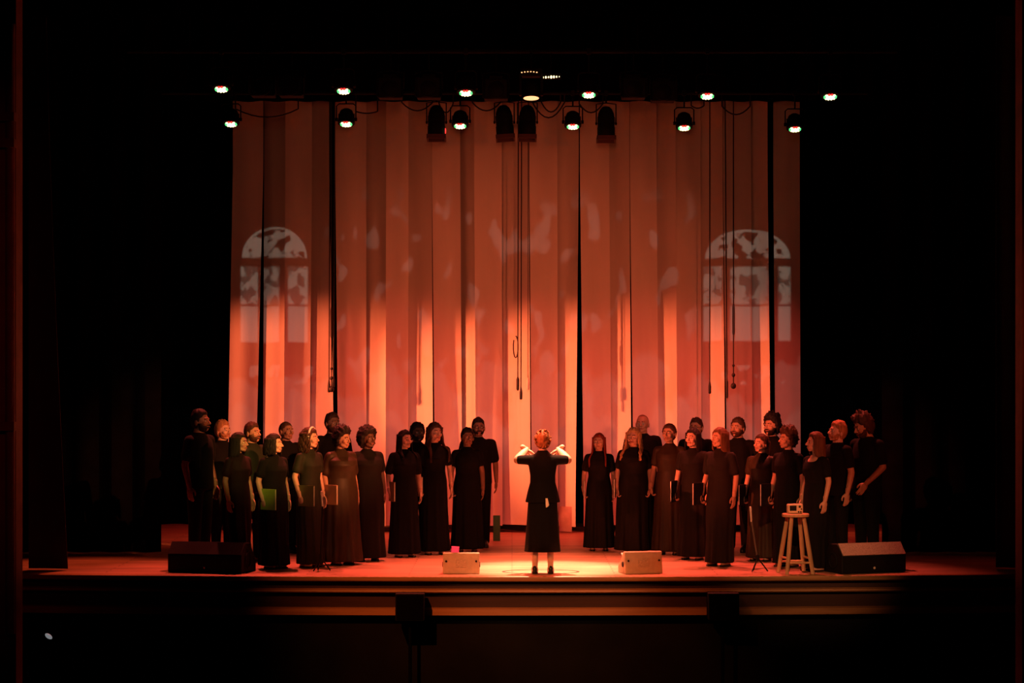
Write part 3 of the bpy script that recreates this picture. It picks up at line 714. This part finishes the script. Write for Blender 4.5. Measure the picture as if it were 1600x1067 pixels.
cable(swag(846, 876, 160, 15), 31.49, 'small loop of cable inside the deepest sag')
cable(swag(905, 942, 162, 14), 31.5, 'black power cable sagging right of the fourth lower lamp')
cable(swag(1080, 1100, 165, 4), 31.5, 'short cable right of the fifth lower lamp')
cable(swag(1128, 1172, 166, 13), 31.5, 'black power cable sagging between the last two lower lamps')

# ---- cables hanging before the backdrop
def hang(px0, px1, py1, d, label, kind, group):
    t0 = P(px0, 150, d); t1 = P(px1, py1, d); t = thing('hanging_cable', label, 'cable', t0, 0, group)
    v = t1-t0; m = MB(); m.tube([(0, 0, 6.70-t0.z)]+[tuple(v*(k/10)) for k in range(11)], .0085, 8); m.build('cord', M_['cable'], t)
    m = MB()
    if kind == 'plug': m.lathe(v, [(.012, -.02), (.020, -.01), (.022, .08), (.016, .12), (.010, .16)], 12)
    if kind == 'bar': m.lathe(v, [(.010, -.02), (.016, 0), (.016, .22), (.010, .24)], 12)
    if kind == 'beads':
        for q, r in ((0, .045), (.16, .03), (.30, .022)): m.ell(v+Vector((0, 0, q)), (r*.9, r*.8, r), 12, 8)
        m.lathe(v, [(.012, .75), (.018, .78), (.018, 1.15), (.012, 1.2)], 12)
    if kind == 'hook':
        m.tube([v+Vector((0, 0, .62))+Vector((math.sin(a)*.035-.03, 0, math.cos(a)*.16)) for a in [2*PI*k/14 for k in range(13)]], .009, 8)
        m.lathe(v, [(.012, -.02), (.020, 0), (.022, .14), (.010, .18)], 12)
    m.build('plug' if kind in ('plug', 'bar') else 'weight', M_['cable'], t)
G1 = 'cables hanging before the backdrop'
hang(516, 514, 611, 32.8, 'left hanging cable of the left group, longest', 'plug', G1)
hang(518, 518, 608, 32.8, 'hanging cable with small weights in the left group', 'beads', G1)
hang(523, 521, 603, 32.8, 'right hanging cable of the left group', 'plug', G1)
hang(810, 809, 608, 32.8, 'middle hanging cable with a hook loop on it', 'hook', G1)
hang(815, 814, 622, 32.8, 'middle hanging cable that reaches lowest', 'plug', G1)
t = thing('hanging_cable', 'pale plug on a thin cable at the right of the middle group', 'cable', P(825, 150, 32.8), 0, G1)
v = P(825, 607, 32.8)-P(825, 150, 32.8); MB().tube([(0, 0, 6.70-t.location.z), tuple(v)], .005, 6).build('cord', M_['cable'], t); MB().lathe(v, [(.01, -.02), (.022, .0), (.022, .12), (.01, .16)], 12).build('plug', M_['white'], t)
hang(1109, 1109, 613, 32.8, 'left hanging cable of the right group', 'plug', G1)
hang(1133, 1136, 620, 32.8, 'middle hanging cable of the right group with a long plug', 'bar', G1)
hang(1146, 1146, 603, 32.8, 'right hanging cable of the right group with round weights', 'beads', G1)

# ================================================================== OBJECTS ON STAGE
def wedge(px0, px1, top, bot, label, body, gm, d=None, h=None, group=None, rz=0, ports=True):
    d = d or D(bot); s = F/d; w_ = (px1-px0)/s; h = h or (bot-top)/s
    t = thing('floor_monitor', label, 'loudspeaker', (((px0+px1)/2-800)/s, d, 0), rz, group)
    dep = h*1.15; pr = [(0, 0), (0, h*.52), (dep*.42, h), (dep*.78, h), (dep, h*.80), (dep, 0)]
    m = MB(); m.prism(pr, -w_/2, w_/2); bevel(m.build('cabinet', body, t, smooth=False), .012)
    return t, w_, h, dep
def small_wedge(px0, px1, top, bot, label, rz):
    t, w_, h, dep = wedge(px0, px1, top, bot, label, M_['grey'], None, group='cream floor monitors at the stage edge', rz=rz, d=26.22)
    m = MB(); m.box((0, -.006, h*.27), (w_*.90, .010, h*.42)); m.build('front_panel', M_['grille2'], t, smooth=False)
    for s in (-1, 1): MB().ell((s*w_*.40, -.012, h*.40), (.012, .008, .012), 12, 8).build('screw', M_['dark'], t)
    for s in (-1, 1): m = MB(); m.lathe((s*w_/2, dep*.42, h*.45), [(.028, -.004), (.034, .004), (.03, .008)], 16, Matrix.Rotation(PI/2, 3, 'Y')); m.build('handle_cup', M_['dark'], t)
    return t, w_, h, dep
# the wedges show the hall their tall back
def back_wedge(px0, px1, top, bot, label, rz):
    d = 26.24; s = F/d; w_ = (px1-px0)/s*.97; h = (bot-top)/s; t = thing('floor_monitor', label, 'loudspeaker', (((px0+px1)/2-800)/s, d, 0), rz, 'cream floor monitors at the stage edge')
    dep = .30; pr = [(0, 0), (-.0, h*.06), (.035, h*.97), (.05, h), (.09, h), (dep, h*.30), (dep, 0)]
    m = MB(); m.prism(pr, -w_/2, w_/2); bevel(m.build('cabinet', M_['grey'], t, smooth=False), .010)
    a = math.atan2(.035, h*.9); R = Matrix.Rotation(-a, 3, 'X')
    m = MB()
    for sx in (-1, 1): MB().ell((sx*w_*.41, .012, h*.60), (.013, .012, .013), 12, 8).build('screw', M_['dark'], t)
    m = MB(); m.box((0, .016, h*.50), (w_*.30, .010, h*.40), R); bevel(m.build('connector_plate', M_['grille2'], t, smooth=False), .003)
    m = MB(); m.box((0, .19, h*.68), (w_*.88, .012, h*.70), Matrix.Rotation(math.radians(-58)+PI, 3, 'X')); m.build('grille', M_['grille'], t, smooth=False)
    for sx in (-1, 1): m = MB(); m.lathe((sx*w_/2, .10, h*.42), [(.024, -.004), (.034, .0), (.030, .008), (.012, .004)], 18, Matrix.Rotation(sx*PI/2, 3, 'Y')); m.build('handle_cup', M_['dark'], t)
    return t
back_wedge(691, 750, 866, 899, 'cream floor monitor left of the conductor, a pink slip above it', 0)
back_wedge(975, 1038, 865, 900, 'cream floor monitor right of the conductor, its dark side port showing', math.radians(14))
t = MB(); t.box((0, 0, .034), (.085, .05, .068)); o = t.build('paper_slip', M_['pink'], smooth=False); o.location = P(711, 866, 26.33); o.location.z = .247; o.location.y = 26.33
o.rotation_euler = (0, .08, .1); tag(o, 'bright pink slip on top of the left cream floor monitor', 'paper')
def black_wedge(px0, px1, top, bot, label, flip, rz=0):
    d = 26.36; s = F/d; w_ = (px1-px0)/s; h = (bot-top)/s
    t = thing('floor_monitor', label, 'loudspeaker', (((px0+px1)/2-800)/s, d, 0), rz, 'large black floor monitors')
    dep = .50; pr = [(0, 0), (0, h*.60), (.12, h), (.30, h*.98), (dep, h*.35), (dep, 0)]
    m = MB(); m.prism(pr, -w_/2, w_/2); bevel(m.build('cabinet', M_['dark'], t, smooth=False), .014)
    a = math.atan2(h*.40, .12)
    m = MB(); m.box((0, .052, h*.815), (w_*.97, .012, h*.40/math.sin(a)*.96), Matrix.Rotation(a-PI/2, 3, 'X')); m.build('sloping_grille', M_['grille'] if flip else M_['metal'], t, smooth=False)  # light put into the colour: paler grille on the lit monitor, black on the other
    sx = -1 if flip else 1
    m = MB(); m.lathe((sx*(w_/2+.001), .20, h*.42), [(.075, -.004), (.10, .004), (.095, .012), (.08, .012), (.078, .0), (.01, -.002)], 24, Matrix.Rotation(sx*PI/2, 3, 'Y')); m.build('side_handle', M_['metal'], t)
    m = MB(); m.lathe((.0, -.004, h*.18), [(.010, 0), (.016, .002), (.012, .008)], 14, Matrix.Rotation(PI/2, 3, 'X')); m.build('jack_socket', M_['silver'], t)
    return t
black_wedge(1308, 1424, 853, 899, 'large black floor monitor at the right edge, its sloping top catching light', True, math.radians(22))
black_wedge(258, 381, 852, 899, 'large black floor monitor in the dark at the left edge', False, math.radians(-13))

# stool with the small radio
d = 26.32; s = F/d; sx = (1243-800)/s; hs = .705
t = thing('bar_stool', 'tall pale wooden stool with four splayed legs, a cream radio on it', 'stool', (sx, d, 0), math.radians(12))
m = MB(); m.lathe((0, 0, hs), [(.145, -.042), (.158, -.034), (.160, -.008), (.152, 0)], 36); m.build('seat', M_['wood'], t)
LG = []
for a in (45, 135, 225, 315):
    a = math.radians(a); ca, sa = math.cos(a), math.sin(a); p0 = Vector((ca*.105, sa*.105, hs-.035)); p1 = Vector((ca*.225, sa*.225, .0)); LG.append((p0, p1))
    m = MB(); R = Matrix.Rotation(a, 3, 'Z')
    m.loft([[p+R @ Vector((u*q, v*q, 0)) for u, v in ((-.019, -.019), (.019, -.019), (.019, .019), (-.019, .019))] for p, q in ((p0, .9), (p0.lerp(p1, .5), 1.05), (p1, .95))])
    bevel(m.build('leg', M_['wood'], t, smooth=False), .003)
for k in range(4):
    u = .72 if k % 2 else .80
    m = MB(); a = LG[k][0].lerp(LG[k][1], u); b = LG[(k+1) % 4][0].lerp(LG[(k+1) % 4][1], u)
    m.tube([a, b], .013, 10); m.build('rung', M_['wood'], t)
t = thing('table_radio', 'small cream table radio with dark window, on the pale stool', 'radio', (sx-.01, d-.01, hs), math.radians(4))
m = MB(); m.box((0, 0, .058), (.185, .085, .112)); bevel(m.build('case', M_['radio'], t, smooth=False), .018, 4)
m = MB(); m.box((-.028, -.043, .064), (.082, .006, .062)); bevel(m.build('speaker_window', M_['dark'], t, smooth=False), .008)
for (x, z, r) in ((.050, .082, .013), (.070, .055, .008), (.036, .022, .009), (.062, .022, .009)):
    m = MB(); m.lathe((x, -.043, z), [(r, 0), (r, .012), (r*.8, .014)], 16, Matrix.Rotation(PI/2, 3, 'X')); m.build('knob', M_['dark'], t)

# microphone stands
def mic_stand(px, py_top, px_b, d, label, shiny):
    b = Vector(((px_b-800)/F*d, d, 0)); top = P(px, py_top, d)-b
    t = thing('microphone_stand', label, 'microphone stand', b)
    m = MB(); m.tube([(0, 0, .14), top-Vector((0, 0, .14))], .010, 10); m.build('pole', M_['metal'] if not shiny else M_['pole'], t)
    for k in range(3):
        a = math.radians(90+120*k+20); m = MB(); m.tube([(0, 0, .17), (math.cos(a)*.12, math.sin(a)*.12, .012)], .008, 8); m.build('leg', M_['metal'], t)
    m = MB(); m.lathe((0, 0, .17), [(.016, -.04), (.02, -.03), (.02, .03), (.014, .04)], 12); m.build('collar', M_['metal'], t)
    q = thing('microphone', ('slim bright microphone' if shiny else 'small dark microphone')+(' on the low stand before the woman in the brown-lit dress' if shiny else ' on the thin stand beside the tan folder'), 'microphone', b+top-Vector((0, 0, .16)))
    lean = Vector((-.012, 0, .17))
    m = MB(); m.tube([(0, 0, 0), lean*.8], [.011, .012], 12); m.build('body', M_['silver'], q)
    m = MB(); m.cap(lean*.8, .014, lean, .013); m.build('grille', M_['silver'], q)
mic_stand(1174, 794, 1184, 26.5, 'low microphone stand leaning left of the stool', True)
mic_stand(504, 770, 501, 26.6, 'thin dark microphone stand before the left group', False)
# green crate beside the man with glasses
t = thing('green_board', 'green board standing on edge beside the trousers of the moustached man', 'board', (((776-800)/F*D(845)), D(845), 0))
m = MB(); m.box((0, 0, .18), (.10, .05, .36)); bevel(m.build('board', M_['green'], t, smooth=False), .006)
MB().box((0, -.028, .18), (.06, .008, .30)).build('face_panel', M_['green'], t, smooth=False)
# floor trap ring under the conductor
m = MB(); ring = []
for k in range(64):
    a = 2*PI*k/64; ring.append([(.34+math.cos(a)*r*1.0, 26.55+math.sin(a)*r*.62, z) for r, z in ((.46, .0), (.46, .003), (.43, .003), (.43, 0))])
ring.append(ring[0]); m.loft(ring, caps=False)
tag(m.build('floor_ring', M_['panel']), 'dark thin ring lying on the boards round the feet of the conductor', 'ring')
# front fill boxes in the stage front
for (a, b, z, l) in ((618, 663, -.30, 'black speaker box set against the stage front, left'), (1107, 1155, -.28, 'black speaker box set against the stage front, right')):
    x0, x1 = [(p-800)/F*25.75 for p in (a, b)]; xc = (x0+x1)/2
    t = thing('front_speaker', l, 'loudspeaker', (xc, edge_y(xc)-.14, -2.3), 0, 'black speaker boxes against the stage front')
    m = MB(); m.box((0, 0, 2.3-.335), (x1-x0, .26, .31)); bevel(m.build('cabinet', M_['wall'], t, smooth=False), .008)
    MB().box((0, -.134, 2.3-.335), ((x1-x0)*.92, .008, .28)).build('grille', M_['black'], t, smooth=False)
    m = MB(); m.tube([(0, 0, 0), (0, 0, 1.82)], .02, 10); m.lathe((0, 0, 0), [(.16, 0), (.16, .02), (.03, .03)], 20); m.build('stand', M_['black'], t)
for (px, py, l, s) in ((76, 994, 'small dim white lamp glowing in the dark pit at the left', .045),):
    c = P(px, py, 24.0); t = thing('pit_lamp', l, 'lamp', (c.x, c.y, -2.3))
    m = MB(); hz = c.z+2.3; m.tube([(0, 0, .01), (0, 0, hz-.02)], .008, 8); m.lathe((0, 0, 0), [(.12, 0), (.12, .015), (.02, .03)], 18); m.build('stand', M_['black'], t)
    R = Matrix.Rotation(math.radians(35), 3, 'Y'); MB().ell((0, 0, hz), (s, .03, .024), 14, 8, R=R).build('bulb', M_['dim'], t)

# ================================================================== SINGERS
CX, CD = (848-800)/F*D(896), D(896)
def face_to(px, foot, q=.72):
    d = D(foot); x = (px-800)/F*d; th = math.atan2(CX-x, d-CD+.25); return th*q
def singer(px, foot, top, label, **k):
    q = k.pop('turn', .72); rz = face_to(px, foot, q); full = face_to(px, foot, 1.0)
    hy = k.pop('hyaw', None); hy = (full-rz)*.95 if hy is None else hy
    return person(px, foot, top, rz, label, hyaw=hy, **k)
GL = 'choir members standing on the left'; GR = 'choir members standing on the right'
HD = ('hold', 'down'); DH = ('down', 'hold'); DD_ = ('down', 'down')
# left half
r, k = singer(313, 884, 640, 'tall bearded man in black at the far left, standing in profile', sex='m', skin='brown', hair='short', beard='full', poses=DD_, group=GL, turn=.85, sleeve_len=.66)
singer(348, 867, 657, 'man with cropped hair, face lit yellow, behind the far left woman', sex='m', skin='light', hair='crop', hcol='auburn', beard='stubble', poses=('down', 'front'), group=GL, turn=.8)
singer(373, 889, 676, 'woman with long straight dark hair in a dark wine dress, left front', g=.95, skin='tan', hair='long', hairlen=.34, front=False, dress='wine', poses=DD_, group=GL, turn=.7, hemw=.8)
r, k = singer(394, 876, 660, 'man with receding dark hair and short beard, second man from left behind', sex='m', skin='tan', hair='short', beard='full', poses=HD, group=GL, hcol='brown', dress='olive')
f1 = folder(r, k, 1, M_['grille2'], 'pale grey-green folder held by the man with receding hair')
r, k = singer(428, 888, 678, 'woman with a dark wavy bob holding a lime green folder', g=1.08, skin='light', hair='bob', hcol='black', dress='black', poses=HD, group=GL, turn=.62, hemw=.88)
LIME = mat('lime_folder', (.30, .50, .06), .5); TAN = mat('tan_folder', (.62, .42, .20), .5); BRN = mat('brown_folder', (.20, .15, .07), .5); OLV = mat('olive_folder', (.16, .16, .06), .5); BLK = mat('black_folder', (.012, .012, .014), .35)
folder(r, k, -1, LIME, 'lime green music folder held by the bob-haired woman', w_=.27, h_=.25)
singer(447, 864, 658, 'man with thin cropped hair behind the lime green folder woman', sex='m', skin='brown', hair='buzz', hcol='brown', poses=DD_, group=GL)
r, k = singer(484, 886, 669, 'woman with wavy shoulder hair and a pale headband', g=.96, skin='light', hair='wavy', hairlen=.24, hcol='brown', dress='olive', poses=HD, group=GL, turn=.75, band=True, front=False, hemw=.85)
folder(r, k, -1, OLV, 'dull olive folder held by the woman with the headband', w_=.26, h_=.25)
singer(519, 863, 645, 'bearded man standing a head above the large woman in front of him', sex='m', skin='brown', hair='short', beard='full', hcol='brown', poses=DD_, group=GL, turn=.6)
r, k = singer(533, 882, 668, 'large woman with short curly hair in a brown-lit sheen dress', g=1.28, skin='tan', hair='tousled', hcol='black', dress='brown', poses=HD, group=GL, turn=.62, hpitch=.12, sleeve_len=.75)
folder(r, k, -1, TAN, 'tan music folder held level by the large woman in the brown-lit dress', w_=.31, h_=.24, inside=.25)
singer(574, 876, 669, 'woman with a round afro in a wide black dress', g=1.2, skin='deep', hair='afro', hcol='black', dress='charcoal', poses=DD_, group=GL, turn=.45, hemw=.92)
r, k = singer(632, 870, 672, 'woman with long straight black hair left of the curly bearded man', g=.98, skin='light', hair='long', hairlen=.30, hcol='black', dress='black', poses=HD, group=GL, turn=.6, hyaw=.35, sleeve_len=.8)
folder(r, k, -1, BRN, 'brown folder held by the woman with long black hair', w_=.24, h_=.25, fwd=.14)
singer(652, 860, 660, 'bearded man with short curly hair between two long-haired women', sex='m', skin='deep', hair='curly', beard='full', poses=DD_, group=GL, turn=.5, g=.95)
r, k = singer(679, 866, 661, 'tall woman with long wavy dark hair draped over her shoulder', g=.92, skin='light', hair='wavy', hairlen=.42, hcol='brown', dress='black', poses=HD, group=GL, turn=.6, hyaw=.3)
folder(r, k, -1, BRN, 'brown folder held by the tall woman with wavy hair', w_=.24, h_=.26, fwd=.13)
r, k = singer(730, 862, 669, 'woman with short cropped hair standing before the moustached man', g=1.05, skin='brown', hair='crop', hcol='black', dress='black', poses=HD, group=GL, turn=.35, sleeve_len=.5)
folder(r, k, -1, BLK, 'black folder held by the woman with short cropped hair', w_=.22, h_=.24, fwd=.12)
singer(747, 855, 653, 'man with glasses and moustache in black shirt, tallest at the inner left end', sex='m', skin='brown', hair='short', hcol='black', beard='stubble', glasses=True, poses=DD_, group=GL, turn=.3, sleeve_len=.75)
# right half
r, k = singer(936, 860, 677, 'woman with long straight red hair at the inner right end', g=1.02, skin='light', hair='long', hairlen=.40, hcol='red', dress='charcoal', poses=('hold', 'down'), group=GR, turn=.15)
folder(r, k, -1, BLK, 'black folder held at the side by the red-haired woman', w_=.22, h_=.25, fwd=.06)
r, k = singer(990, 864, 669, 'large woman with blond wavy hair over her shoulder', g=1.22, skin='light', hair='wavy', hairlen=.36, hcol='blond', dress='charcoal', poses=('hold', 'hold'), group=GR, turn=.3, hemw=.95)
folder(r, k, -1, BLK, 'black folder between the red-haired and the blond woman', w_=.24, h_=.25, inside=.25, fwd=.10)
singer(1004, 852, 647, 'bald man standing behind the blond woman', sex='m', g=1.05, skin='tan', hair='bald', hcol='bald', poses=DD_, group=GR, turn=.6)
r, k = singer(1046, 866, 662, 'woman with dark hair tied back in a bun, right of the blond woman', g=1.05, skin='tan', hair='bun', hcol='brown', dress='brown', poses=HD, group=GR, turn=.55)
r, k = singer(1083, 874, 669, 'woman with long dark hair and pale lit face before the man with glasses', g=.96, skin='light', hair='long', hairlen=.26, hcol='black', dress='charcoal', poses=('hold', 'down'), group=GR, turn=.55, front=False)
folder(r, k, -1, BLK, 'black folder between the bun-haired and the dark-haired woman', w_=.24, h_=.27, fwd=.16)
singer(1088, 856, 653, 'man with dark hair and glasses, half hidden behind two women', sex='m', skin='tan', hair='short', hcol='brown', glasses=True, poses=DD_, group=GR, turn=.6)
r, k = singer(1125, 884, 668, 'woman with long chestnut hair falling behind her shoulder, arm hanging', g=.98, skin='tan', hair='long', hairlen=.46, hcol='chestnut', dress='charcoal', poses=('hold', 'down'), group=GR, turn=.6, front=False, sleeve_len=.75, hemw=.85)
folder(r, k, -1, BLK, 'black folder in front of the woman with chestnut hair', w_=.24, h_=.27, fwd=.17)
singer(1153, 862, 653, 'man with brushed-up hair and short beard, head in profile', sex='m', skin='tan', hair='crop', hcol='brown', beard='full', poses=DD_, group=GR, turn=.6)
r, k = singer(1190, 876, 678, 'short woman in a brown-lit dress with her hair tied in a ponytail', g=1.0, skin='light', hair='ponytail', hcol='brown', dress='brown', poses=('hold', 'down'), group=GR, turn=.55, hemw=.95)
folder(r, k, -1, BLK, 'dark folder slanting by the short woman in the brown-lit dress', w_=.20, h_=.26, fwd=.16)
singer(1206, 867, 648, 'man with thick dark hair and beard behind the ponytailed woman', sex='m', skin='tan', hair='tousled', hcol='black', beard='full', poses=DD_, group=GR, turn=.7)
r, k = singer(1231, 885, 669, 'woman with short curly dark hair behind the stool', g=1.02, skin='tan', hair='tousled', hcol='brown', dress='black', poses=('hold', 'down'), group=GR, turn=.6, hemw=.85)
folder(r, k, -1, BLK, 'black folder between the ponytailed and the curly-haired woman', w_=.22, h_=.27, fwd=.17)
singer(1274, 892, 675, 'woman with long brown hair and scooped neckline right of the stool', g=.98, skin='light', hair='long', hairlen=.36, hcol='chestnut', dress='black', poses=DD_, group=GR, turn=.72, scoop=.16, front=False, hemw=.75)
singer(1307, 884, 658, 'man in profile with lit auburn hair, second from the right end', sex='m', skin='light', hair='crop', hcol='auburn', beard='stubble', poses=DD_, group=GR, turn=.85, hpitch=-.1)
singer(1354, 884, 646, 'bearded man with bushy dark hair looking down at the right end', sex='m', g=1.05, skin='tan', hair='tousled', hcol='brown', beard='full', poses=('down', 'front'), group=GR, turn=.75, hpitch=.35, sleeve_len=.7)
# the conductor, seen from behind with both hands raised
r, k = person(848, 896, 672, PI, 'conductor seen from behind in black jacket and skirt, both hands raised', sex='f', g=1.08, skin='light', hair='updo', hcol='auburn', poses=('conduct', 'conduct'), dress='black', outfit='suit')
MB().loft([[(-.055, .162, .90), (-.03, .166, .90), (-.055, .170, .895)], [(-.075, .158, .82), (-.035, .162, .79), (-.06, .166, .80)]]).build('white_slip', M_['white'], r, smooth=False)
